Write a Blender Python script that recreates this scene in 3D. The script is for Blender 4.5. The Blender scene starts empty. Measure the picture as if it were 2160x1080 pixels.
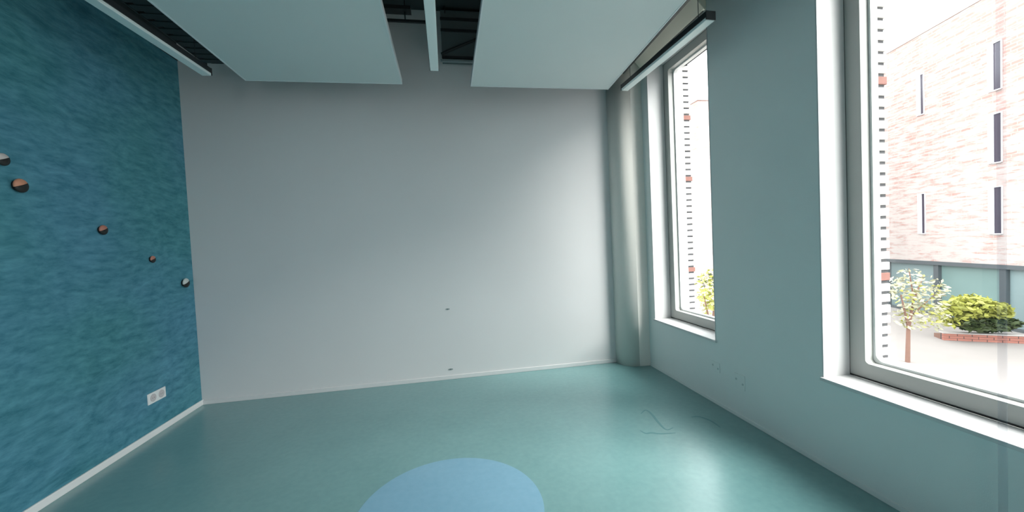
import bpy, bmesh, math, random
from mathutils import Vector, Matrix

C = bpy.context.scene.collection
SC = bpy.context.scene
random.seed(7)

# ------------------------------------------------------------------ camera
YAW, PITCH, ROLL, FPX = 0.166, 0.032, -0.046, 806.056
cy, sy, cp, sp = math.cos(YAW), math.sin(YAW), math.cos(PITCH), math.sin(PITCH)
fwd = Vector((sy * cp, cy * cp, -sp))
r0 = Vector((cy, -sy, 0))
u0 = r0.cross(fwd)
rt = r0 * math.cos(ROLL) + u0 * math.sin(ROLL)
up = -r0 * math.sin(ROLL) + u0 * math.cos(ROLL)
cam_data = bpy.data.cameras.new('camera')
cam = bpy.data.objects.new('camera', cam_data)
C.objects.link(cam)
cam.matrix_world = Matrix(((rt.x, up.x, -fwd.x, 0), (rt.y, up.y, -fwd.y, 0), (rt.z, up.z, -fwd.z, 1.5), (0, 0, 0, 1)))
cam_data.sensor_width = 36
cam_data.lens = FPX / 2160 * 36
cam_data.clip_start = 0.02
cam_data.clip_end = 500
SC.camera = cam

# ------------------------------------------------------------------ sky and exposure
W = bpy.data.worlds.new('overcast_sky')
SC.world = W
W.use_nodes = True
bgn = W.node_tree.nodes['Background']
bgn.inputs['Color'].default_value = (0.97, 0.99, 1.0, 1)
bgn.inputs['Strength'].default_value = 6.5
# broad hazy sun behind thin cloud, over the viewer's right shoulder
sd = bpy.data.lights.new('hazy_sun', 'SUN')
sd.energy = 10.5
sd.angle = math.radians(45)
sd.color = (1.0, 0.96, 0.91)
so = bpy.data.objects.new('hazy_sun', sd)
C.objects.link(so)
so.rotation_euler = Vector((-0.68, 0.64, -0.85)).to_track_quat('-Z', 'Y').to_euler()
so.location = (30, -30, 20)
SC.view_settings.view_transform = 'Standard'
SC.view_settings.look = 'None'
SC.view_settings.exposure = 0.0
SC.view_settings.gamma = 1.0
SC.view_settings.use_curve_mapping = False
SC.cycles.max_bounces = 14
SC.cycles.diffuse_bounces = 8
SC.cycles.glossy_bounces = 4
SC.cycles.transparent_max_bounces = 16
SC.cycles.use_denoising = True
SC.cycles.caustics_reflective = False
SC.cycles.caustics_refractive = False

# room dimensions (metres)
XL, XR, YB, YF, ZC = -2.557, 2.28, 4.354, -3.6, 4.1
SILL, HEAD = 0.575, 3.42
WINS = [(2.99, 3.99), (0.52, 2.022), (-1.5, 0.0), (-3.2, -1.8)]  # last two are out of view, added to bring more daylight indoors

# daylight portals in the window openings: they guide sky sampling, they add no light
for k, (a, b) in enumerate(WINS):
    ld = bpy.data.lights.new('window_portal', 'AREA')
    ld.shape = 'RECTANGLE'
    ld.size = HEAD - SILL
    ld.size_y = b - a
    ld.cycles.is_portal = True
    lo = bpy.data.objects.new('window_portal', ld)
    C.objects.link(lo)
    lo.location = (2.84, (a + b) / 2, (SILL + HEAD) / 2)
    lo.rotation_euler = (0, math.radians(90), 0)


ld = bpy.data.lights.new('window_portal', 'AREA')
ld.shape = 'RECTANGLE'
ld.size, ld.size_y = 1.0, 3.0
ld.cycles.is_portal = True
lo = bpy.data.objects.new('window_portal', ld)
C.objects.link(lo)
lo.location = (-1.6, YF - 0.22, 1.7)
lo.rotation_euler = (math.radians(90), 0, 0)


# ------------------------------------------------------------------ materials
def nmat(name):
    m = bpy.data.materials.new(name)
    m.use_nodes = True
    nt = m.node_tree
    return m, nt, nt.nodes['Principled BSDF']


def paint(name, col, rough=0.6, var=0.04, scale=6.0, bump=0.0, bscale=200.0, metal=0.0, coat=0.0, coat_rough=0.2, spec=0.5):
    m, nt, b = nmat(name)
    N, L = nt.nodes, nt.links
    tc = N.new('ShaderNodeTexCoord')
    no = N.new('ShaderNodeTexNoise')
    no.inputs['Scale'].default_value = scale
    no.inputs['Detail'].default_value = 4
    L.new(tc.outputs['Object'], no.inputs['Vector'])
    mx = N.new('ShaderNodeMix')
    mx.data_type = 'RGBA'
    mx.inputs['A'].default_value = tuple(c * (1 - var) for c in col) + (1,)
    mx.inputs['B'].default_value = tuple(min(1, c * (1 + var)) for c in col) + (1,)
    L.new(no.outputs['Fac'], mx.inputs['Factor'])
    L.new(mx.outputs['Result'], b.inputs['Base Color'])
    b.inputs['Roughness'].default_value = rough
    b.inputs['Metallic'].default_value = metal
    b.inputs['Coat Weight'].default_value = coat
    b.inputs['Coat Roughness'].default_value = coat_rough
    b.inputs['Specular IOR Level'].default_value = spec
    if bump:
        n2 = N.new('ShaderNodeTexNoise')
        n2.inputs['Scale'].default_value = bscale
        n2.inputs['Detail'].default_value = 3
        L.new(tc.outputs['Object'], n2.inputs['Vector'])
        bp = N.new('ShaderNodeBump')
        bp.inputs['Strength'].default_value = bump
        bp.inputs['Distance'].default_value = 0.003
        L.new(n2.outputs['Fac'], bp.inputs['Height'])
        L.new(bp.outputs['Normal'], b.inputs['Normal'])
    return m


def teal_plaster():
    m, nt, b = nmat('teal_brushed_plaster')
    N, L = nt.nodes, nt.links
    tc = N.new('ShaderNodeTexCoord')
    mp = N.new('ShaderNodeMapping')
    mp.inputs['Rotation'].default_value = (math.radians(12), 0, 0)
    mp.inputs['Scale'].default_value = (1, 3.2, 9.5)
    L.new(tc.outputs['Object'], mp.inputs['Vector'])
    wp = N.new('ShaderNodeTexNoise')
    wp.inputs['Scale'].default_value = 1.6
    wp.inputs['Detail'].default_value = 2
    L.new(tc.outputs['Object'], wp.inputs['Vector'])
    ad = N.new('ShaderNodeMix')
    ad.data_type = 'RGBA'
    ad.blend_type = 'LINEAR_LIGHT'
    ad.inputs['Factor'].default_value = 0.55
    L.new(mp.outputs['Vector'], ad.inputs['A'])
    L.new(wp.outputs['Color'], ad.inputs['B'])
    n1 = N.new('ShaderNodeTexNoise')
    n1.inputs['Scale'].default_value = 2.6
    n1.inputs['Detail'].default_value = 5
    n1.inputs['Roughness'].default_value = 0.62
    L.new(ad.outputs['Result'], n1.inputs['Vector'])
    n2 = N.new('ShaderNodeTexNoise')
    n2.inputs['Scale'].default_value = 1.1
    n2.inputs['Detail'].default_value = 3
    L.new(tc.outputs['Object'], n2.inputs['Vector'])
    r1 = N.new('ShaderNodeValToRGB')
    r1.color_ramp.elements[0].position = 0.30
    r1.color_ramp.elements[0].color = TEAL_A
    r1.color_ramp.elements[1].position = 0.72
    r1.color_ramp.elements[1].color = TEAL_B
    L.new(n1.outputs['Fac'], r1.inputs['Fac'])
    r2 = N.new('ShaderNodeValToRGB')
    r2.color_ramp.elements[0].position = 0.35
    r2.color_ramp.elements[0].color = (0.85, 0.98, 0.90, 1)
    r2.color_ramp.elements[1].position = 0.65
    r2.color_ramp.elements[1].color = (1.05, 1.0, 1.06, 1)
    L.new(n2.outputs['Fac'], r2.inputs['Fac'])
    mu = N.new('ShaderNodeMix')
    mu.data_type = 'RGBA'
    mu.blend_type = 'MULTIPLY'
    mu.inputs['Factor'].default_value = 1
    L.new(r1.outputs['Color'], mu.inputs['A'])
    L.new(r2.outputs['Color'], mu.inputs['B'])
    L.new(mu.outputs['Result'], b.inputs['Base Color'])
    bp = N.new('ShaderNodeBump')
    bp.inputs['Strength'].default_value = 0.55
    bp.inputs['Distance'].default_value = 0.012
    L.new(n1.outputs['Fac'], bp.inputs['Height'])
    L.new(bp.outputs['Normal'], b.inputs['Normal'])
    b.inputs['Roughness'].default_value = 0.62
    b.inputs['Specular IOR Level'].default_value = 0.3
    return m


def lino(name, a, c, rough=0.33):
    m, nt, b = nmat(name)
    N, L = nt.nodes, nt.links
    tc = N.new('ShaderNodeTexCoord')
    n1 = N.new('ShaderNodeTexNoise')
    n1.inputs['Scale'].default_value = 1.3
    n1.inputs['Detail'].default_value = 6
    n1.inputs['Roughness'].default_value = 0.6
    L.new(tc.outputs['Object'], n1.inputs['Vector'])
    n2 = N.new('ShaderNodeTexNoise')
    n2.inputs['Scale'].default_value = 24
    n2.inputs['Detail'].default_value = 3
    L.new(tc.outputs['Object'], n2.inputs['Vector'])
    av = N.new('ShaderNodeMath')
    av.operation = 'MULTIPLY_ADD'
    av.inputs[1].default_value = 0.35
    L.new(n2.outputs['Fac'], av.inputs[0])
    sc = N.new('ShaderNodeMath')
    sc.operation = 'MULTIPLY'
    sc.inputs[1].default_value = 0.65
    L.new(n1.outputs['Fac'], sc.inputs[0])
    L.new(sc.outputs[0], av.inputs[2])
    r1 = N.new('ShaderNodeValToRGB')
    r1.color_ramp.elements[0].position = 0.36
    r1.color_ramp.elements[0].color = a
    r1.color_ramp.elements[1].position = 0.64
    r1.color_ramp.elements[1].color = c
    L.new(av.outputs[0], r1.inputs['Fac'])
    L.new(r1.outputs['Color'], b.inputs['Base Color'])
    mr = N.new('ShaderNodeMapRange')
    mr.inputs['To Min'].default_value = rough - 0.05
    mr.inputs['To Max'].default_value = rough + 0.07
    L.new(n1.outputs['Fac'], mr.inputs['Value'])
    L.new(mr.outputs['Result'], b.inputs['Roughness'])
    bp = N.new('ShaderNodeBump')
    bp.inputs['Strength'].default_value = 0.12
    bp.inputs['Distance'].default_value = 0.004
    L.new(n2.outputs['Fac'], bp.inputs['Height'])
    L.new(bp.outputs['Normal'], b.inputs['Normal'])
    b.inputs['Specular IOR Level'].default_value = 0.6
    b.inputs['Coat Weight'].default_value = 0.45
    b.inputs['Coat Roughness'].default_value = 0.24
    b.inputs['Coat IOR'].default_value = 1.6
    return m


def thin_glass(name, tint=(0.97, 0.99, 0.985), refl=0.05):
    m = bpy.data.materials.new(name)
    m.use_nodes = True
    nt = m.node_tree
    N, L = nt.nodes, nt.links
    N.clear()
    o = N.new('ShaderNodeOutputMaterial')
    t = N.new('ShaderNodeBsdfTransparent')
    t.inputs['Color'].default_value = tint + (1,)
    g = N.new('ShaderNodeBsdfGlossy')
    g.inputs['Roughness'].default_value = 0.02
    lw = N.new('ShaderNodeLayerWeight')
    lw.inputs['Blend'].default_value = 0.5
    pw = N.new('ShaderNodeMath')
    pw.operation = 'POWER'
    pw.inputs[1].default_value = 5
    L.new(lw.outputs['Facing'], pw.inputs[0])
    ma = N.new('ShaderNodeMath')
    ma.operation = 'MULTIPLY_ADD'
    ma.inputs[1].default_value = 0.9
    ma.inputs[2].default_value = 0.03
    L.new(pw.outputs[0], ma.inputs[0])
    mx = N.new('ShaderNodeMixShader')
    L.new(ma.outputs[0], mx.inputs[0])
    L.new(t.outputs[0], mx.inputs[1])
    L.new(g.outputs[0], mx.inputs[2])
    L.new(mx.outputs[0], o.inputs['Surface'])
    return m


def acrylic(name):
    m = bpy.data.materials.new(name)
    m.use_nodes = True
    nt = m.node_tree
    N, L = nt.nodes, nt.links
    N.clear()
    o = N.new('ShaderNodeOutputMaterial')
    t = N.new('ShaderNodeBsdfTransparent')
    t.inputs['Color'].default_value = (0.96, 0.96, 0.97, 1)
    g = N.new('ShaderNodeBsdfDiffuse')
    g.inputs['Color'].default_value = (0.25, 0.31, 0.36, 1)
    mx = N.new('ShaderNodeMixShader')
    mx.inputs[0].default_value = 0.09
    L.new(t.outputs[0], mx.inputs[1])
    L.new(g.outputs[0], mx.inputs[2])
    L.new(mx.outputs[0], o.inputs['Surface'])
    return m


def far_brick(name, c1, c2, mortar):
    m, nt, b = nmat(name)
    N, L = nt.nodes, nt.links
    tc = N.new('ShaderNodeTexCoord')
    sp_ = N.new('ShaderNodeSeparateXYZ')
    L.new(tc.outputs['Object'], sp_.inputs[0])
    ad = N.new('ShaderNodeMath')
    ad.operation = 'ADD'
    L.new(sp_.outputs['X'], ad.inputs[0])
    L.new(sp_.outputs['Y'], ad.inputs[1])
    cb = N.new('ShaderNodeCombineXYZ')
    L.new(ad.outputs[0], cb.inputs['X'])
    L.new(sp_.outputs['Z'], cb.inputs['Y'])
    br = N.new('ShaderNodeTexBrick')
    br.inputs['Color1'].default_value = c1
    br.inputs['Color2'].default_value = c2
    br.inputs['Mortar'].default_value = mortar
    br.inputs['Scale'].default_value = 1.0
    br.inputs['Mortar Size'].default_value = 0.022
    br.inputs['Brick Width'].default_value = 0.46
    br.inputs['Row Height'].default_value = 0.15
    br.inputs['Bias'].default_value = 0.1
    L.new(cb.outputs[0], br.inputs['Vector'])
    # runs of lime-washed courses among the red ones
    mp = N.new('ShaderNodeMapping')
    mp.inputs['Scale'].default_value = (0.9, 4.6, 1)
    L.new(cb.outputs[0], mp.inputs['Vector'])
    n1 = N.new('ShaderNodeTexNoise')
    n1.inputs['Scale'].default_value = 1.2
    n1.inputs['Detail'].default_value = 5
    n1.inputs['Roughness'].default_value = 0.7
    L.new(mp.outputs[0], n1.inputs['Vector'])
    r1 = N.new('ShaderNodeValToRGB')
    r1.color_ramp.elements[0].position = 0.44
    r1.color_ramp.elements[0].color = (0, 0, 0, 1)
    r1.color_ramp.elements[1].position = 0.60
    r1.color_ramp.elements[1].color = (0.8, 0.8, 0.8, 1)
    # paler towards the ground: daylight glare put into the brick colour
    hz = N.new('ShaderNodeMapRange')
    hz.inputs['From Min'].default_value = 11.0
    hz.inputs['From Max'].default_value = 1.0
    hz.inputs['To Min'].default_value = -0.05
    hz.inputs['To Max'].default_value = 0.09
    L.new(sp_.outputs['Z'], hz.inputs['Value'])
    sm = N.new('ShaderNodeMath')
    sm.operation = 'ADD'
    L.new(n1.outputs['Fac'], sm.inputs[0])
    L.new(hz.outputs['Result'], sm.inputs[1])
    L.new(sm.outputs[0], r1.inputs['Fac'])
    mx = N.new('ShaderNodeMix')
    mx.data_type = 'RGBA'
    mx.inputs['B'].default_value = WASH_AND_GLARE
    L.new(r1.outputs['Color'], mx.inputs['Factor'])
    L.new(br.outputs['Color'], mx.inputs['A'])
    L.new(mx.outputs['Result'], b.inputs['Base Color'])
    b.inputs['Roughness'].default_value = 0.9
    return m


TEAL_A = (0.040, 0.175, 0.235, 1)
TEAL_B = (0.115, 0.325, 0.420, 1)
WASH_AND_GLARE = (0.44, 0.41, 0.395, 1)
M = {}
EXT = 0.78


def ext(*c):
    return tuple(v * EXT for v in c[:3]) + tuple(c[3:])


M['teal'] = teal_plaster()
M['white_wall'] = paint('grey_white_wall_paint', (0.66, 0.655, 0.665), 0.75, 0.025, 2.0, 0.15, 260)
M['grey_wall'] = paint('grey_green_wall_paint', (0.77, 0.81, 0.805), 0.7, 0.03, 2.5, 0.2, 220)
M['column'] = paint('pale_column_paint', (0.74, 0.72, 0.68), 0.5, 0.02, 3)
M['reveal'] = paint('white_reveal_paint', (0.64, 0.64, 0.645), 0.45, 0.015, 3)
M['frame'] = paint('grey_window_frame_lacquer', (0.42, 0.43, 0.41), 0.4, 0.02, 4)
M['bead'] = paint('white_glazing_bead', (0.82, 0.82, 0.82), 0.35, 0.02, 4)
M['gasket'] = paint('black_rubber_gasket', (0.03, 0.03, 0.03), 0.7)
M['floor'] = lino('teal_linoleum', (0.135, 0.290, 0.295, 1), (0.175, 0.345, 0.350, 1))
M['circle'] = lino('light_blue_linoleum', (0.165, 0.350, 0.480, 1), (0.200, 0.395, 0.530, 1))
M['scuff'] = paint('scuffed_linoleum', (0.10, 0.25, 0.26), 0.6)
M['charcoal'] = paint('charcoal_ceiling_paint', (0.035, 0.045, 0.048), 0.85, 0.1, 3, 0.3, 60)
M['panel'] = paint('white_acoustic_panel', (0.68, 0.74, 0.74), 0.8, 0.02, 2, 0.3, 400)
M['panel_edge'] = paint('white_panel_edging', (0.72, 0.76, 0.78), 0.6)
M['black'] = paint('black_powder_coat', (0.018, 0.022, 0.025), 0.45)
M['darkmetal'] = paint('dark_galvanised_steel', (0.10, 0.125, 0.13), 0.55, 0.1, 5)
M['greymetal'] = paint('dull_grey_steel', (0.25, 0.30, 0.31), 0.5, 0.08, 5)
M['diffuser'] = paint('opal_lamp_diffuser', (0.80, 0.88, 0.88), 0.35, 0.01, 5)
M['skirting'] = paint('white_skirting_paint', (0.84, 0.83, 0.83), 0.45, 0.02, 4)
M['beige'] = paint('beige_blind_cassette', (0.88, 0.80, 0.68), 0.5, 0.04, 4)
M['socket'] = paint('white_socket_plastic', (0.86, 0.85, 0.85), 0.35, 0.01, 5)
M['socket_in'] = paint('shaded_socket_plastic', (0.60, 0.55, 0.56), 0.4)
M['wood_o'] = paint('orange_brown_turned_wood', (0.62, 0.27, 0.17), 0.5, 0.2, 40)
M['wood_r'] = paint('red_brown_turned_wood', (0.50, 0.20, 0.15), 0.5, 0.2, 40)
M['wood_p'] = paint('pale_pinkish_wood', (0.62, 0.55, 0.53), 0.5, 0.1, 40)
M['wood_g'] = paint('pale_grey_wood', (0.60, 0.62, 0.60), 0.5, 0.1, 40)
M['knob_black'] = paint('black_knob_base', (0.012, 0.012, 0.012), 0.5)
M['plate'] = paint('grey_painted_cover_plate', (0.50, 0.57, 0.57), 0.6)
M['brick_w'] = paint('white_glazed_brick', (0.60, 0.59, 0.57), 0.5, 0.08, 12)
M['brick_r'] = paint('red_clay_brick', (0.17, 0.065, 0.05), 0.8, 0.15, 20)
M['brick_g'] = paint('weathered_white_brick', (0.50, 0.47, 0.45), 0.7, 0.12, 16)
M['mortar'] = paint('dark_recessed_mortar', (0.05, 0.05, 0.055), 0.95)
M['glass'] = thin_glass('clear_window_glass')
M['acrylic'] = acrylic('clear_acrylic')
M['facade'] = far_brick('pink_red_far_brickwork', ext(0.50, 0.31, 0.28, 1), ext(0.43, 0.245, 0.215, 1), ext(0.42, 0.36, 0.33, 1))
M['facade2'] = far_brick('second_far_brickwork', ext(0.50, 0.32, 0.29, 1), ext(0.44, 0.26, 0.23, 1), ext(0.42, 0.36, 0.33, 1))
M['coping'] = paint('pale_stone_coping', ext(0.42, 0.34, 0.32), 0.8)
M['ext_white'] = paint('white_window_surround', ext(0.70, 0.70, 0.72), 0.6)
M['ext_pane'] = paint('dark_far_window_glass', ext(0.06, 0.05, 0.075), 0.25)
M['ext_teal'] = paint('teal_glazed_panel', ext(0.19, 0.29, 0.28), 0.35, 0.12, 0.6)
M['ext_teal2'] = paint('pale_teal_glazed_panel', ext(0.23, 0.31, 0.32), 0.35, 0.12, 0.6)
M['ext_grey'] = paint('grey_mullion_metal', ext(0.085, 0.10, 0.11), 0.5)
M['paving'] = paint('pale_pink_paving', ext(0.33, 0.30, 0.285), 0.9, 0.10, 0.9)
M['planter'] = paint('red_planter_brick', ext(0.42, 0.17, 0.13), 0.85, 0.15, 3)
M['cap'] = paint('pale_planter_capping', ext(0.50, 0.46, 0.44), 0.8)
M['leaf_y'] = paint('yellow_green_leaves', ext(0.40, 0.41, 0.08), 0.6, 0.35, 1.5)
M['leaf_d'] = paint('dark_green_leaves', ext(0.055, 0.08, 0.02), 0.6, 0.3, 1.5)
M['leaf_p'] = paint('pale_blossom_leaves', ext(0.46, 0.45, 0.31), 0.6, 0.25, 1.5)
M['bark'] = paint('reddish_bark', ext(0.22, 0.12, 0.09), 0.9, 0.2, 8)


# ------------------------------------------------------------------ helpers
def obj(name, bm, m, parent=None, kind=None, smooth=False, label=None):
    me = bpy.data.meshes.new(name)
    bmesh.ops.recalc_face_normals(bm, faces=bm.faces[:])
    bm.to_mesh(me)
    bm.free()
    if smooth:
        for p in me.polygons:
            p.use_smooth = True
    me.materials.append(M[m])
    o = bpy.data.objects.new(name, me)
    C.objects.link(o)
    if parent:
        o.parent = parent
    if kind:
        o['kind'] = kind
    if label:
        o['label'] = label
    return o


def empty(name, loc=(0, 0, 0), rz=0, kind=None):
    o = bpy.data.objects.new(name, None)
    C.objects.link(o)
    o.location = loc
    o.rotation_euler = (0, 0, rz)
    if kind:
        o['kind'] = kind
    return o


def tag(o, label, cat, group=None):
    o['label'] = label
    o['category'] = cat
    if group:
        o['group'] = group
    return o


def box(bm, x0, x1, y0, y1, z0, z1, bev=0.0):
    vs = [bm.verts.new((x, y, z)) for x in (x0, x1) for y in (y0, y1) for z in (z0, z1)]
    fs = [(0, 1, 3, 2), (4, 6, 7, 5), (0, 4, 5, 1), (2, 3, 7, 6), (0, 2, 6, 4), (1, 5, 7, 3)]
    faces = [bm.faces.new([vs[i] for i in f]) for f in fs]
    if bev:
        es = list({e for f in faces for e in f.edges})
        bmesh.ops.bevel(bm, geom=es, offset=bev, segments=2, affect='EDGES', profile=0.5)
    return bm


def bx(x0, x1, y0, y1, z0, z1, bev=0.0):
    return box(bmesh.new(), x0, x1, y0, y1, z0, z1, bev)


def tube(bm, p, q, r, n=10, r2=None):
    p, q = Vector(p), Vector(q)
    d = (q - p).normalized()
    a = d.orthogonal().normalized()
    b = d.cross(a)
    r2 = r if r2 is None else r2
    A = [bm.verts.new(p + (a * math.cos(t) + b * math.sin(t)) * r) for t in [2 * math.pi * i / n for i in range(n)]]
    B = [bm.verts.new(q + (a * math.cos(t) + b * math.sin(t)) * r2) for t in [2 * math.pi * i / n for i in range(n)]]
    for i in range(n):
        bm.faces.new((A[i], A[(i + 1) % n], B[(i + 1) % n], B[i]))
    bm.faces.new(A)
    bm.faces.new(B)
    return bm


def prism(pts, z0, z1, bm=None):
    bm = bm or bmesh.new()
    A = [bm.verts.new((x, y, z0)) for x, y in pts]
    B = [bm.verts.new((x, y, z1)) for x, y in pts]
    n = len(pts)
    for i in range(n):
        bm.faces.new((A[i], A[(i + 1) % n], B[(i + 1) % n], B[i]))
    bm.faces.new(A)
    bm.faces.new(B)
    return bm


def ring_x(x0, x1, y0, y1, z0, z1, w, r, bm=None):
    """a rectangular frame standing in a plane of constant x, with rounded inner corners"""
    bm = bm or bmesh.new()
    k = 6
    outer, inner = [], []
    for cyy, czz, oy, oz, a0 in ((y1 - w - r, z1 - w - r, y1, z1, 0), (y0 + w + r, z1 - w - r, y0, z1, 90),
                                 (y0 + w + r, z0 + w + r, y0, z0, 180), (y1 - w - r, z0 + w + r, y1, z0, 270)):
        for i in range(k + 1):
            t = math.radians(a0 + 90 * i / k)
            inner.append((cyy + r * math.cos(t), czz + r * math.sin(t)))
            # outer square corner: slide along its two edges
            f = i / k
            if a0 in (0, 180):
                e = (oy, czz + (oz - czz) * min(1, 2 * f)) if f <= .5 else (oy + (cyy - oy) * (2 * f - 1), oz)
            else:
                e = (cyy + (oy - cyy) * min(1, 2 * f), oz) if f <= .5 else (oy, oz + (czz - oz) * (2 * f - 1))
            outer.append(e)
    n = len(inner)
    V = {}
    for nm, L_ in (('o', outer), ('i', inner)):
        for s, x in (('0', x0), ('1', x1)):
            V[nm + s] = [bm.verts.new((x, y, z)) for y, z in L_]
    for i in range(n):
        j = (i + 1) % n
        bm.faces.new((V['o0'][i], V['o0'][j], V['i0'][j], V['i0'][i]))
        bm.faces.new((V['o1'][i], V['i1'][i], V['i1'][j], V['o1'][j]))
        bm.faces.new((V['o0'][i], V['o1'][i], V['o1'][j], V['o0'][j]))
        bm.faces.new((V['i0'][i], V['i0'][j], V['i1'][j], V['i1'][i]))
    return bm


# ------------------------------------------------------------------ room shell
fl = obj('floor', bx(XL - 0.3, XR + 0.5, YF - 0.2, YB + 0.3, -0.25, 0), 'floor', kind='structure')
# the light blue disc let into the linoleum
ccx, ccy, cr = -0.061, 2.165, 0.535
bm = prism([(ccx + cr * math.cos(2 * math.pi * i / 96), ccy + cr * math.sin(2 * math.pi * i / 96)) for i in range(96)], -0.002, 0.0012)
obj('circle_inlay', bm, 'circle', fl, label='light blue round inlay in the teal linoleum')


def ribbon(pts, w):
    bm = bmesh.new()
    P = []
    for i in range(len(pts) - 1):
        a, b = Vector(pts[i]), Vector(pts[i + 1])
        p0 = Vector(pts[i - 1]) if i else a
        p3 = Vector(pts[i + 2]) if i + 2 < len(pts) else b
        for s in range(6):
            t = s / 6
            P.append(0.5 * ((2 * a) + (b - p0) * t + (2 * p0 - 5 * a + 4 * b - p3) * t * t + (3 * a - p0 - 3 * b + p3) * t ** 3))
    P.append(Vector(pts[-1]))
    A, B = [], []
    for i, p in enumerate(P):
        d = (P[min(i + 1, len(P) - 1)] - P[max(i - 1, 0)]).normalized()
        n = Vector((-d.y, d.x))
        ww = w * math.sin(math.pi * (0.08 + 0.84 * i / (len(P) - 1)))
        A.append((p + n * ww, p - n * ww))
    top = [[bm.verts.new((q.x, q.y, 0.0008)) for q in pr] for pr in A]
    bot = [[bm.verts.new((q.x, q.y, -0.001)) for q in pr] for pr in A]
    for i in range(len(P) - 1):
        bm.faces.new((top[i][0], top[i + 1][0], top[i + 1][1], top[i][1]))
        bm.faces.new((bot[i][0], top[i][0], top[i + 1][0], bot[i + 1][0]))
        bm.faces.new((bot[i][1], top[i][1], top[i + 1][1], bot[i + 1][1]))
    return bm


SCUFFS = [[(1.554, 2.999), (1.629, 3.055), (1.637, 2.967), (1.613, 2.831), (1.605, 2.702), (1.674, 2.716)], [(1.407, 2.74), (1.426, 2.688), (1.475, 2.683), (1.535, 2.652), (1.645, 2.638)], [(1.914, 2.836), (1.981, 2.827), (2.022, 2.737), (2.018, 2.624)]]
for s_ in SCUFFS:
    obj('scuff_mark', ribbon(s_, 0.009), 'scuff', fl)

obj('ceiling', bx(XL - 0.3, XR + 0.5, YF - 0.2, YB + 0.3, ZC, ZC + 0.25), 'charcoal', kind='structure')
wl = obj('wall_left', bx(XL - 0.2, XL, YF, YB, 0, 3.47), 'teal', kind='structure')
obj('upper_band', bx(XL - 0.2, XL + 0.004, YF, YB, 3.47, ZC), 'charcoal', wl, label='charcoal band above the teal wall')
wb = obj('wall_back', bx(XL - 0.2, XR + 0.5, YB, YB + 0.2, 0, ZC), 'white_wall', kind='structure')
bm = bmesh.new()                    # behind the viewer: a wall with one tall window, added as fill light
box(bm, XL - 0.2, -2.1, YF - 0.2, YF, 0, ZC)
box(bm, -1.1, XR + 0.5, YF - 0.2, YF, 0, ZC)
box(bm, -2.1, -1.1, YF - 0.2, YF, 0, 0.2)
box(bm, -2.1, -1.1, YF - 0.2, YF, 3.2, ZC)
obj('wall_front', bm, 'white_wall', kind='structure')
w5 = empty('window_5', (0, 0, 0), kind='structure')  # added window behind the viewer, for fill light
bm = bmesh.new()
for a_ in ((-2.1, -2.02, 0.2, 3.2), (-1.18, -1.1, 0.2, 3.2), (-2.1, -1.1, 0.2, 0.28), (-2.1, -1.1, 3.12, 3.2)):
    box(bm, a_[0], a_[1], YF - 0.14, YF - 0.07, a_[2], a_[3])
f5 = obj('window_frame', bm, 'frame', w5)
obj('pane', bx(-2.02, -1.18, YF - 0.11, YF - 0.104, 0.28, 3.12), 'glass', f5)

# window wall: inner leaf with the openings cut out
XO = 2.69
bm = bmesh.new()
box(bm, XR, XO, YF, YB, 0, SILL - 0.02)
box(bm, XR, XO, YF, YB, HEAD, ZC)
edges = [YF] + [v for w in reversed(WINS) for v in w] + [YB]
for i in range(0, len(edges), 2):
    box(bm, XR, XO, edges[i], edges[i + 1], SILL - 0.02, HEAD)
wr = obj('wall_right', bm, 'grey_wall', kind='structure')
# outer leaf: mortar core with single bricks at the reveals that can be seen
bm = bmesh.new()
for i in range(0, len(edges), 2):
    box(bm, XO, 2.79, edges[i] + (0.008 if i else 0), edges[i + 1] - (0.008 if i + 2 < len(edges) else 0), SILL - 0.05, HEAD + 0.02)
box(bm, XO, 2.79, YF, YB, -3.3, SILL - 0.05)
box(bm, XO, 2.79, YF, YB, HEAD + 0.02, ZC)
obj('mortar_core', bm, 'mortar', wr)
brick_me = {}
for key in ('brick_w', 'brick_g', 'brick_r'):
    o = obj('brick', bx(0, 0.112, 0, 0.10, 0, 0.049, 0.003), key, wr)
    brick_me[key] = o.data
    bpy.data.objects.remove(o)
COURSE = 0.0693
for (yy, reds) in ((WINS[0][1], (3.51, 2.86, 2.17, 1.08)), (WINS[1][1], (3.05, 2.42, 1.195))):
    k = 0
    z = SILL - 0.045
    while z < HEAD - 0.02:
        key = 'brick_g' if random.random() < 0.3 else 'brick_w'
        if any(abs(z + 0.025 - r_) < COURSE / 2 for r_ in reds):
            key = 'brick_r'
        o = bpy.data.objects.new('brick', brick_me[key])
        C.objects.link(o)
        o.parent = wr
        o.location = (XO + 0.001 + random.uniform(-0.0005, 0.002), yy - 0.002 + random.uniform(0, 0.002), z)
        if key == 'brick_r':
            o['label'] = 'red brick among white ones'
        z += COURSE


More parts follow.
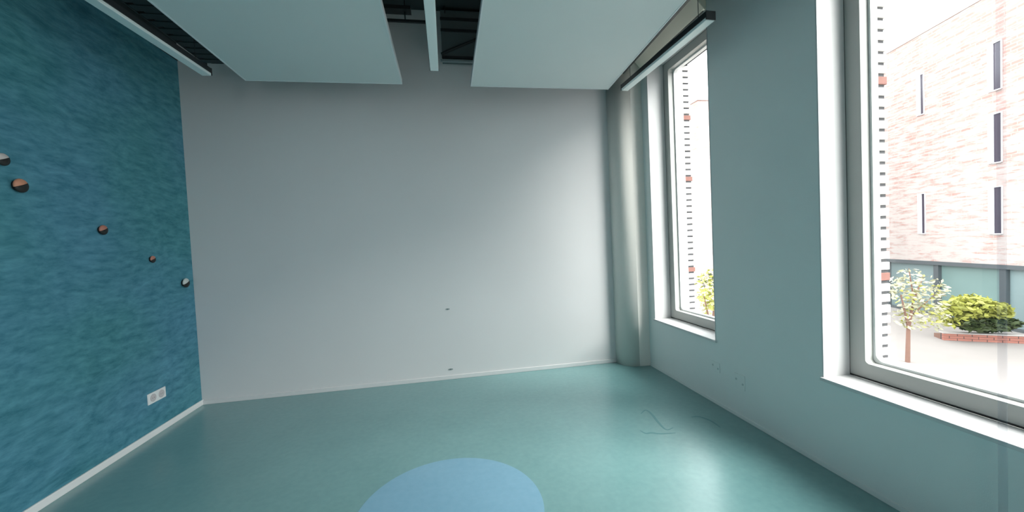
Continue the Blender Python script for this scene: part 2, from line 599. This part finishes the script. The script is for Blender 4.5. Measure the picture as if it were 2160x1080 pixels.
def window(n, y0, y1):
    w = empty('window_%d' % n, (0, 0, 0), kind='structure')
    # white reveal lining: two sides and soffit
    bm = bmesh.new()
    box(bm, XR - 0.002, 2.475, y1 - 0.008, y1 + 0.002, SILL, HEAD)
    box(bm, XR - 0.002, 2.475, y0 - 0.002, y0 + 0.008, SILL, HEAD)
    box(bm, XR - 0.002, 2.475, y0, y1, HEAD - 0.008, HEAD + 0.002)
    obj('reveal_lining', bm, 'reveal', w)
    obj('window_sill', bx(XR - 0.018, 2.475, y0 - 0.012, y1 + 0.006, SILL - 0.022, SILL, 0.004), 'reveal', w, label='white window board')
    f = obj('window_frame', ring_x(2.475, 2.545, y0, y1, SILL, HEAD, 0.098, 0.025), 'frame', w)
    obj('glazing_bead', ring_x(2.535, 2.575, y0 + 0.09, y1 - 0.09, SILL + 0.09, HEAD - 0.09, 0.022, 0.045), 'bead', f)
    obj('gasket', ring_x(2.4735, 2.480, y0 + 0.0, y1 - 0.0, SILL, HEAD, 0.010, 0.004), 'gasket', f)
    obj('pane', bx(2.555, 2.561, y0 + 0.1, y1 - 0.1, SILL + 0.1, HEAD - 0.1), 'glass', f)
    # outer subframe, white
    obj('outer_frame', ring_x(2.575, 2.695, y0 - 0.001, y1 + 0.001, SILL - 0.02, HEAD, 0.03, 0.004), 'bead', w)
    obj('outer_sill', bx(2.575, 2.86, y0 - 0.02, y1 + 0.02, SILL - 0.05, SILL + 0.012, 0.004), 'bead', w)
    return w


for n, (a, b) in enumerate(WINS):
    window(n + 1, a, b)

# column in the corner of the back and the window wall, with a generously rounded edge
pts = [(XR + 0.01, YB + 0.01), (1.957, YB + 0.01), (1.957, 4.345)]
for i in range(17):
    t = math.radians(180 + 90 * i / 16)
    pts.append((2.147 + 0.19 * math.cos(t), 4.315 + 0.19 * math.sin(t)))
pts += [(XR + 0.01, 4.12)]
colm = obj('trim_1', prism(pts, 0, ZC), 'column', kind='structure')
for p in colm.data.polygons:
    p.use_smooth = abs(p.normal.z) < 0.5 and len(p.vertices) == 4 and p.area < 0.2

# skirting
bm = bx(XL, XL + 0.014, YF, YB, 0, 0.052, 0.003)
obj('baseboard_left', bm, 'skirting', kind='structure')
obj('baseboard_back', bx(XL + 0.014, 1.957, YB - 0.012, YB, 0, 0.045, 0.003), 'white_wall', kind='structure')
obj('baseboard_right', bx(XR - 0.008, XR, YF, 4.12, 0, 0.03, 0.002), 'grey_wall', kind='structure')

# small marks on the back wall: two painted-over fixings
for z, w_ in ((0.797, 0.032), (0.112, 0.036)):
    t = empty('wall_fixing', (-0.034, YB, z))
    b_ = bmesh.new()
    tube(b_, (0, 0, 0), (0, -0.004, 0), w_ / 2, 16)
    bmesh.ops.scale(b_, vec=(1.5, 1, 0.55), verts=b_.verts[:])
    obj('cover_disc', b_, 'greymetal', t)
    b_ = bmesh.new()
    tube(b_, (0, -0.004, 0), (0, -0.006, 0), 0.005, 10)
    obj('screw_head', b_, 'darkmetal', t)
    if z > 0.5:
        tag(t, 'small grey fixing at knee height on the pale back wall', 'wall fixing')
    else:
        tag(t, 'small grey fixing on the pale back wall just above the floor', 'wall fixing')

# faint cover plates low on the window wall
for i, (yy, zz, w_, h_, lb) in enumerate(((3.00, 0.335, 0.10, 0.085, 'faint grey cover plate under the narrow window, the farther of two'),
                                          (2.72, 0.30, 0.11, 0.12, 'faint grey cover plate low on the wall between the windows, the nearer of two'))):
    t = empty('cover_plate', (XR, yy, zz))
    obj('plate', bx(-0.006, 0, -w_ / 2, w_ / 2, -h_ / 2, h_ / 2, 0.002), 'grey_wall', t)
    for s in (-1, 1):
        b_ = bmesh.new()
        tube(b_, (-0.0055, s * w_ * 0.32, h_ * 0.1 * s), (-0.0085, s * w_ * 0.32, h_ * 0.1 * s), 0.009, 10)
        obj('screw', b_, 'plate', t)
    tag(t, lb, 'cover plate')


# ------------------------------------------------------------------ hanging ceiling panels
def panel(name, pts, z, lab):
    cx_ = sum(p[0] for p in pts) / 4
    cy_ = sum(p[1] for p in pts) / 4
    t = empty(name, (cx_, cy_, z))
    q = [(x - cx_, y - cy_) for x, y in pts]
    b_ = prism(q, 0.0, 0.045)
    obj('acoustic_board', b_, 'panel', t)
    b_ = bmesh.new()
    n = 4
    for i in range(n):
        a, c = Vector(q[i]), Vector(q[(i + 1) % n])
        d = (c - a).normalized()
        nn = Vector((d.y, -d.x))
        if nn.dot(a) < 0:
            nn = -nn
        e = [a - d * .0, c + d * .0, c + nn * 0.012 + d * .012, a + nn * 0.012 - d * .012]
        prism([(v.x, v.y) for v in e], -0.003, 0.05, b_)
    obj('edge_trim', b_, 'panel_edge', t)
    for sx in (0.12, 0.88):
        for sy_ in (0.1, 0.9):
            x = q[0][0] + (q[3][0] - q[0][0]) * sx
            y = q[0][1] + (q[1][1] - q[0][1]) * sy_
            b_ = bmesh.new()
            tube(b_, (x, y, 0.045), (x, y, ZC - z), 0.004, 6)
            obj('hanger_rod', b_, 'black', t)
    tag(t, lab, 'ceiling panel', 'suspended acoustic panels')
    return t


panel('ceiling_panel', [(-1.765, 1.3), (-1.765, 3.95), (-0.372, 3.95), (-0.350, 1.3)], 3.133, 'pale flat ceiling panel hanging on the side of the teal wall')
pr = panel('ceiling_panel', [(0.322, 1.3), (0.328, 3.965), (1.800, 3.965), (1.640, 1.3)], 3.133, 'pale flat ceiling panel hanging on the window side')


b_ = bmesh.new()  # black strip standing in for the shadow line beside the panel
cxp, cyp = (0.322 + 0.328 + 1.800 + 1.640) / 4, (1.3 * 2 + 3.965 * 2) / 4
prism([(1.654 - cxp, 1.3 - cyp), (1.684 - cxp, 1.3 - cyp), (1.813 - cxp, 3.60 - cyp), (1.800 - cxp, 3.60 - cyp)], 0.0, 0.05, b_)
obj('edge_shadow_strip', b_, 'black', pr, label='black strip for the edge shadow along the window side')


# ------------------------------------------------------------------ linear lamps
def lamp(x, y0, y1, rot, lab, z=3.05, w=0.078, top=None):
    t = empty('linear_lamp', (x, (y0 + y1) / 2, z), rot)
    h = (y1 - y0) / 2
    b_ = bmesh.new()
    box(b_, -w / 2, w / 2, -h, h, 0.022, 0.065, 0.003)
    obj('housing', b_, 'black', t)
    obj('diffuser', bx(-w / 2 + 0.003, w / 2 - 0.003, -h + 0.004, h - 0.004, 0.0, 0.024, 0.004), 'diffuser', t)
    for s in (-1, 1):
        obj('end_cap', bx(-w / 2 - 0.001, w / 2 + 0.001, s * h - 0.004, s * h + 0.004, 0.004, 0.067, 0.002), 'black', t)
        b_ = bmesh.new()
        tube(b_, (0, s * h * 0.8, 0.065), (0, s * h * 0.8, (top or ZC) - z), 0.0025, 6)
        obj('suspension_wire', b_, 'black', t)
    tag(t, lab, 'ceiling lamp', 'suspended linear lamps')


lamp(-1.983, 2.36, 3.69, math.radians(-3.0), 'long thin suspended lamp along the teal wall', top=3.305)
lamp(-0.034, 2.16, 3.475, math.radians(0.0), 'long thin suspended lamp in the gap between the two ceiling panels')
lamp(1.940, 2.53, 3.81, math.radians(2.0), 'long thin suspended lamp in front of the narrow window')

# blind cassette on the wall over the narrow window
t = empty('blind_cassette', (XR, 3.5, 3.44))
b_ = bmesh.new()
prof = [(0, -0.015), (-0.02, -0.015), (-0.15, 0.13), (-0.15, 0.22), (0, 0.22)]
A_ = [b_.verts.new((x, -0.51, z)) for x, z in prof]
B_ = [b_.verts.new((x, 0.60, z)) for x, z in prof]
for i in range(5):
    b_.faces.new((A_[i], A_[(i + 1) % 5], B_[(i + 1) % 5], B_[i]))
b_.faces.new(A_)
b_.faces.new(B_)
bmesh.ops.bevel(b_, geom=b_.edges[:], offset=0.004, segments=2, affect='EDGES')
obj('cassette_box', b_, 'beige', t)
obj('bottom_slot', bx(-0.016, -0.006, -0.48, 0.48, -0.019, -0.012), 'black', t)
tag(t, 'long beige blind cassette on the wall above the narrow window', 'blind')
t = empty('blind_cassette', (XR, 1.27, 3.44))
obj('cassette_box', bx(-0.11, 0, -0.75, 0.75, 0.0, 0.13, 0.006), 'beige', t)
b_ = bmesh.new()
tube(b_, (-0.08, -0.08, -3.33), (-0.08, -0.08, 0.02), 0.013, 12)
obj('acrylic_wand', b_, 'acrylic', t, label='clear plastic control wand')
tag(t, 'clear plastic blind wand hanging in front of the large window, under its cassette', 'blind')

# ------------------------------------------------------------------ services above the panels
t = empty('ventilation_duct', (0.70, 4.30, 3.52))
obj('duct_body', bx(-0.65, 0.75, -0.04, 0.045, 0.0, 0.54, 0.004), 'darkmetal', t)
obj('bottom_flange', bx(-0.67, 0.77, -0.07, -0.04, -0.022, 0.0, 0.002), 'greymetal', t)
b_ = bmesh.new()
tube(b_, (-0.66, -0.055, 0.06), (0.1, -0.055, 0.40), 0.015, 8)
obj('diagonal_brace', b_, 'black', t)
for z in (0.03, 0.32, 0.44):
    obj('duct_rib', bx(-0.655, 0.755, -0.06, -0.04, z - 0.012, z + 0.012), 'black', t)
for x in (-0.6, 0.7):
    b_ = bmesh.new()
    tube(b_, (x, -0.05, 0.5), (x, -0.05, ZC - 3.52), 0.006, 6)
    obj('hanger_rod', b_, 'black', t)
tag(t, 'dark metal duct with a diagonal brace above the gap between the panels', 'duct')
t = empty('cable_rail', (-1.1, 3.98, 3.76))
b_ = bmesh.new()
box(b_, -0.62, 1.0, -0.012, 0.012, -0.012, 0.012)
obj('rail', b_, 'black', t)
obj('upper_tray', bx(-0.62, 0.86, -0.05, 0.05, 0.09, 0.125), 'black', t)
for x in (-0.58, 0.1, 0.8):
    b_ = bmesh.new()
    tube(b_, (x, 0, 0), (x, 0, ZC - 3.76), 0.006, 6)
    obj('hanger_rod', b_, 'black', t)
tag(t, 'black cable rail crossing above the gap left of the middle lamp', 'cable rail')
t = empty('cable_tray', (-2.02, 2.65, 3.31))
obj('tray_side', bx(-0.13, -0.122, -1.4, 1.42, 0, 0.07), 'black', t)
obj('tray_side', bx(0.122, 0.13, -1.4, 1.42, 0, 0.07), 'black', t)
rung = None
for i in range(28):
    if rung is None:
        rung = obj('tray_rung', bx(-0.123, 0.123, -0.034, 0.034, 0.004, 0.012), 'charcoal', t)
        o = rung
    else:
        o = rung.copy()
        C.objects.link(o)
    o.location = (0, -1.35 + i * 0.1, 0)
obj('cable_bundle', bx(-0.09, 0.09, -1.4, 1.42, 0.012, 0.045, 0.012), 'charcoal', t)
for y in (-1.0, 0.0, 1.2):
    for x in (-0.126, 0.126):
        b_ = bmesh.new()
        tube(b_, (x, y, 0.05), (x, y, ZC - 3.30), 0.005, 6)
        obj('hanger_rod', b_, 'black', t)
tag(t, 'dark perforated cable tray above the gap between the teal wall and the ceiling panel', 'cable tray')
for k, (z, y, lab) in enumerate(((3.93, 3.1, 'dark pipe under the ceiling nearest the viewer, seen between the panels'),
                            (3.96, 3.62, 'dark pipe under the ceiling nearer the back wall, seen between the panels'))):
    b_ = bmesh.new()
    tube(b_, (-2.5, y, z), (2.25, y, z), 0.035, 14)
    for x in (-2.0, -0.6, 0.6, 2.0):
        box(b_, x - 0.012, x + 0.012, y - 0.042, y + 0.042, z, ZC)
    tag(obj('ceiling_pipe', b_, 'darkmetal'), lab, 'pipe')


# ------------------------------------------------------------------ knobs on the teal wall
def knob(y, z, wood, r, lab):
    t = empty('wall_peg', (XL, y, z))
    # turned stem, black, tucked under the head
    b_ = bmesh.new()
    tube(b_, (0, 0, 0), (0.008, 0, 0), r * 0.75, 18)
    tube(b_, (0.008, 0, 0), (0.014, 0, 0), r * 0.42, 14)
    obj('stem', b_, 'knob_black', t)

    def dome(lo, hi, rr, n=18, m=8):
        b2 = bmesh.new()
        bmesh.ops.create_uvsphere(b2, u_segments=20, v_segments=14, radius=rr)
        geom = b2.verts[:] + b2.edges[:] + b2.faces[:]
        nrm = Vector((0.0, -0.45, 1)).normalized() * (1 if hi else -1)
        res = bmesh.ops.bisect_plane(b2, geom=geom, plane_co=(0, 0, rr * 0.12), plane_no=nrm, clear_inner=True)
        es = [e for e in res['geom_cut'] if isinstance(e, bmesh.types.BMEdge)]
        bmesh.ops.edgeloop_fill(b2, edges=es)
        for v in b2.verts:
            v.co.x = v.co.x * 0.38 + 0.006 + rr * 0.38
        return b2
    obj('wooden_head', dome(0, 1, r), wood, t, smooth=True)
    obj('black_cup', dome(1, 0, r * 1.02), 'knob_black', t, smooth=True)
    tag(t, lab, 'wall peg', 'round wooden knobs on the teal wall')


knob(2.715, 2.13, 'wood_p', 0.036, 'pale grey-pink round wall knob cut by the left edge of the picture, topmost')
knob(2.797, 1.99, 'wood_o', 0.042, 'largest looking orange-brown wall knob with black underside, second from the top')
knob(3.344, 1.745, 'wood_r', 0.036, 'red-brown wall knob with black underside in the middle of the falling row')
knob(3.813, 1.509, 'wood_r', 0.030, 'small brown wall knob, second nearest the corner of the row')
knob(4.206, 1.265, 'wood_g', 0.045, 'pale grey wall knob with black underside, lowest and nearest the corner')

# ------------------------------------------------------------------ double socket
t = empty('wall_socket', (XL, 3.756, 0.325))
obj('plate', bx(0, 0.010, -0.102, 0.102, -0.046, 0.046, 0.003), 'socket', t)
for s in (-1, 1):
    b_ = bmesh.new()
    tube(b_, (0.0095, s * 0.048, 0), (0.0125, s * 0.048, 0), 0.033, 24)
    w_ = obj('outlet', b_, 'socket_in', t)
    b_ = bmesh.new()
    for d in (-1, 1):
        tube(b_, (0.0123, s * 0.048 + d * 0.0095, 0), (0.0128, s * 0.048 + d * 0.0095, 0), 0.003, 8)
    obj('pin_hole', b_, 'knob_black', w_)
tag(t, 'white double wall socket low on the teal wall', 'socket')

# ------------------------------------------------------------------ outside
G = -3.3
gr = obj('ground', bx(-60, 90, -60, 80, G - 0.2, G), 'paving', kind='structure')

RZ = math.atan2(0.958, 0.287)      # facade direction in plan
D0 = 19.4


def frame_pt(s, d):                # s along the facade, d towards the viewer
    return Vector((0.958 * (D0 - d) + 0.287 * s, -0.287 * (D0 - d) + 0.958 * s, 0))


# local frame of the building: x along the facade, y into the building (away from us)
bd = empty('brick_building', (0.958 * D0, -0.287 * D0, 0), RZ)


def fb(x0, x1, y0, y1, z0, z1, bev=0):   # y positive = towards the viewer side
    return bx(x0, x1, y0, y1, z0, z1, bev)


GT = -0.46
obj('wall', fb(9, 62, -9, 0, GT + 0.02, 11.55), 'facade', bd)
obj('coping', fb(8.95, 62.05, -9.05, 0.04, 11.55, 11.68), 'coping', bd)
obj('ground_floor_core', fb(9, 62, -9, -0.5, G, GT), 'ext_grey', bd)
obj('fascia', fb(9, 62, -0.2, 0.05, GT - 0.16, GT + 0.03), 'ext_grey', bd)
s = 10.35
k = 0
while s < 40:
    obj('glazed_panel', fb(s + 0.10, s + 2.93, -0.22, -0.16, G + 0.1, GT - 0.15), ('ext_teal', 'ext_teal2')[(k + 1) % 2], bd)
    obj('mullion', fb(s - 0.13, s + 0.13, -0.24, 0.0, G, GT - 0.15), 'ext_grey', bd)
    s += 3.03
    k += 1
obj('plinth', fb(9, 62, -0.25, 0.02, G, G + 0.12), 'ext_grey', bd)
for (s0, s1, s2, zs) in ((19.43, 19.73, 19.95, ((7.31, 9.35), (4.13, 6.25), (0.97, 3.02))),
                         (23.00, 23.17, 23.40, ((7.38, 9.45), (1.05, 3.15))),
                         (15.4, 15.7, 15.92, ((7.31, 9.35), (4.13, 6.25), (0.97, 3.02))),
                         (27.0, 27.3, 27.55, ((7.31, 9.35), (4.13, 6.25), (0.97, 3.02))),
                         (31.0, 31.3, 31.55, ((7.31, 9.35), (4.13, 6.25), (0.97, 3.02)))):
    for (z0, z1) in zs:
        b_ = bmesh.new()
        box(b_, s1, s2, -0.1, 0.05, z0 - 0.03, z1 + 0.05)          # broad pale jamb
        box(b_, s0 - 0.03, s0, -0.1, 0.05, z0 - 0.03, z1 + 0.05)
        box(b_, s0, s1, -0.1, 0.05, z1, z1 + 0.05)
        box(b_, s0, s1, -0.1, 0.07, z0 - 0.05, z0)
        w_ = obj('window', b_, 'ext_white', bd)
        obj('pane', fb(s0, s1, -0.06, 0.012, z0, z1), 'ext_pane', w_)
tag(bd, 'tall pink brick building with narrow windows and teal glazed ground floor', 'building')

b2 = empty('brick_building', (14.9, 20.5, 0), 0)
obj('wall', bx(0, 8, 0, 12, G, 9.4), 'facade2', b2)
obj('coping', bx(-0.05, 8.05, -0.05, 12.05, 9.4, 9.55), 'coping', b2)
for z0 in (0.2, 3.4, 6.6):
    for x0 in (1.6, 4.2):
        f_ = obj('window', bx(x0, x0 + 0.6, -0.03, 0.05, z0 - 0.05, z0 + 1.9), 'ext_white', b2)
        obj('pane', bx(x0 + 0.06, x0 + 0.54, -0.045, -0.02, z0, z0 + 1.84), 'ext_pane', f_)
tag(b2, 'brick building seen only as a sliver through the narrow window', 'building')

# planter with a red brick wall
p0, p1 = Vector((20.0, 12.52)), Vector((22.5, 10.85))
d = (p1 - p0)
L_ = d.length
t = empty('planter', (p0.x, p0.y, G), math.atan2(d.y, d.x))
n_b = 7
for row in range(3):
    for i in range(n_b + 1):
        off = (row % 2) * 0.24
        x0 = max(0, i * L_ / n_b - off)
        x1 = min(L_, (i + 1) * L_ / n_b - off) - 0.02
        if x1 > x0 + 0.03:
            obj('brick', bx(x0, x1, 0, 0.12, row * 0.095, row * 0.095 + 0.085, 0.004), 'planter', t)
obj('core', bx(0.01, L_ - 0.02, 0.012, 0.2, 0, 0.28), 'mortar', t)
obj('capping', bx(-0.03, L_ + 0.03, -0.03, 0.24, 0.285, 0.33, 0.005), 'cap', t)
obj('soil', bx(0, L_, 0.2, 0.65, 0, 0.16), 'bark', t)
tag(t, 'low red brick planter in front of the teal glazed ground floor', 'planter')


def leaves(center, rad, n, size, rng, hollow=0.35):
    vs, fs = [], []
    for i in range(n):
        while True:
            p = Vector((rng.uniform(-1, 1), rng.uniform(-1, 1), rng.uniform(-1, 1)))
            if hollow < p.length < 1:
                break
        p = Vector((p.x * rad[0], p.y * rad[1], p.z * rad[2])) + Vector(center)
        a = Vector((rng.uniform(-1, 1), rng.uniform(-1, 1), rng.uniform(-.5, .5))).normalized()
        b = a.orthogonal().normalized()
        q = rng.uniform(0, 6.28)
        b = (b * math.cos(q) + a.cross(b) * math.sin(q)).normalized()
        s = size * rng.uniform(0.6, 1.4)
        k = len(vs)
        vs += [p - a * s, p + b * s * .45 - a * s * .1, p + a * s, p - b * s * .45 - a * s * .1]
        fs.append((k, k + 1, k + 2, k + 3))
    return vs, fs


def foliage(name, clusters, m, parent, size, seed):
    rng = random.Random(seed)
    vs, fs = [], []
    for c, r_, n in clusters:
        v, f = leaves(c, r_, n, size, rng)
        k = len(vs)
        vs += v
        fs += [tuple(i + k for i in q) for q in f]
    me = bpy.data.meshes.new(name)
    me.from_pydata([tuple(v) for v in vs], [], fs)
    me.materials.append(M[m])
    o = bpy.data.objects.new(name, me)
    C.objects.link(o)
    o.parent = parent
    o['kind'] = 'stuff'
    return o


def stems(parent, segs, m='bark', name='trunk'):
    b_ = bmesh.new()
    for p, q, r1, r2 in segs:
        tube(b_, p, q, r1, 9, r2)
    return obj(name, b_, m, parent)


# shrub in the planter
t = empty('shrub', (21.45, 12.15, G + 0.16))
stems(t, [((0, 0, 0), (-0.5, 0.2, 0.9), .05, .02), ((0, 0, 0), (0.5, 0, 0.8), .05, .02), ((0, 0, 0), (0, -0.1, 1.2), .05, .02)], name='stem')
foliage('yellow_foliage', [((-0.7, 0, 1.25), (0.95, 0.6, 0.50), 700), ((0.3, 0.1, 0.95), (1.1, 0.6, 0.45), 800), ((-1.4, 0.1, 0.9), (0.5, 0.4, 0.5), 250)], 'leaf_y', t, 0.13, 3)
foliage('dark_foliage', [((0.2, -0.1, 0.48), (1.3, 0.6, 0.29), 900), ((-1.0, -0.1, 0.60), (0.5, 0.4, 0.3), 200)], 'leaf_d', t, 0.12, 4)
tag(t, 'yellow-green shrub growing behind the low red brick planter wall', 'shrub')

# slender pale blossoming tree at the left of the large window's view
t = empty('young_tree', (15.75, 10.85, G))
stems(t, [((0, 0, 0), (0.05, 0, 1.2), .07, .055), ((0.05, 0, 1.2), (0.3, 0, 2.2), .055, .03), ((0.05, 0, 1.2), (-0.25, 0, 2.4), .04, .02),
          ((0.3, 0, 2.2), (0.9, 0.1, 3.0), .03, .012), ((0.3, 0, 2.2), (0.1, 0, 3.3), .03, .012), ((0.15, 0, 1.6), (1.2, 0, 2.3), .03, .012)])
foliage('foliage', [((0.1, 0, 2.6), (0.6, 0.5, 0.75), 230), ((0.9, 0, 2.3), (0.75, 0.5, 0.7), 200), ((0.1, 0, 1.6), (0.5, 0.4, 0.45), 110),
                    ((1.2, 0, 1.5), (0.6, 0.4, 0.45), 90)], 'leaf_p', t, 0.085, 5)
foliage('yellow_leaves', [((0.5, 0, 1.6), (0.8, 0.5, 0.5), 110), ((0.4, 0, 2.4), (0.8, 0.5, 0.7), 70)], 'leaf_y', t, 0.08, 6)
tag(t, 'slender young tree with sparse pale leaves standing on the pale paving', 'tree')

# small tree seen through the narrow window
t = empty('garden_tree', (6.75, 9.0, G))
stems(t, [((0, 0, 0), (0, 0, 2.2), .06, .045), ((0, 0, 2.2), (0.15, 0, 3.4), .04, .015), ((0, 0, 2.2), (-0.2, 0, 3.2), .035, .012)])
foliage('foliage', [((0.02, 0, 3.35), (0.42, 0.4, 0.55), 330), ((0.1, 0, 2.6), (0.4, 0.4, 0.5), 160)], 'leaf_y', t, 0.06, 8)
foliage('dark_foliage', [((0.0, 0, 3.5), (0.3, 0.3, 0.3), 60)], 'leaf_d', t, 0.06, 9)
tag(t, 'small green tree seen through the narrow window', 'tree')
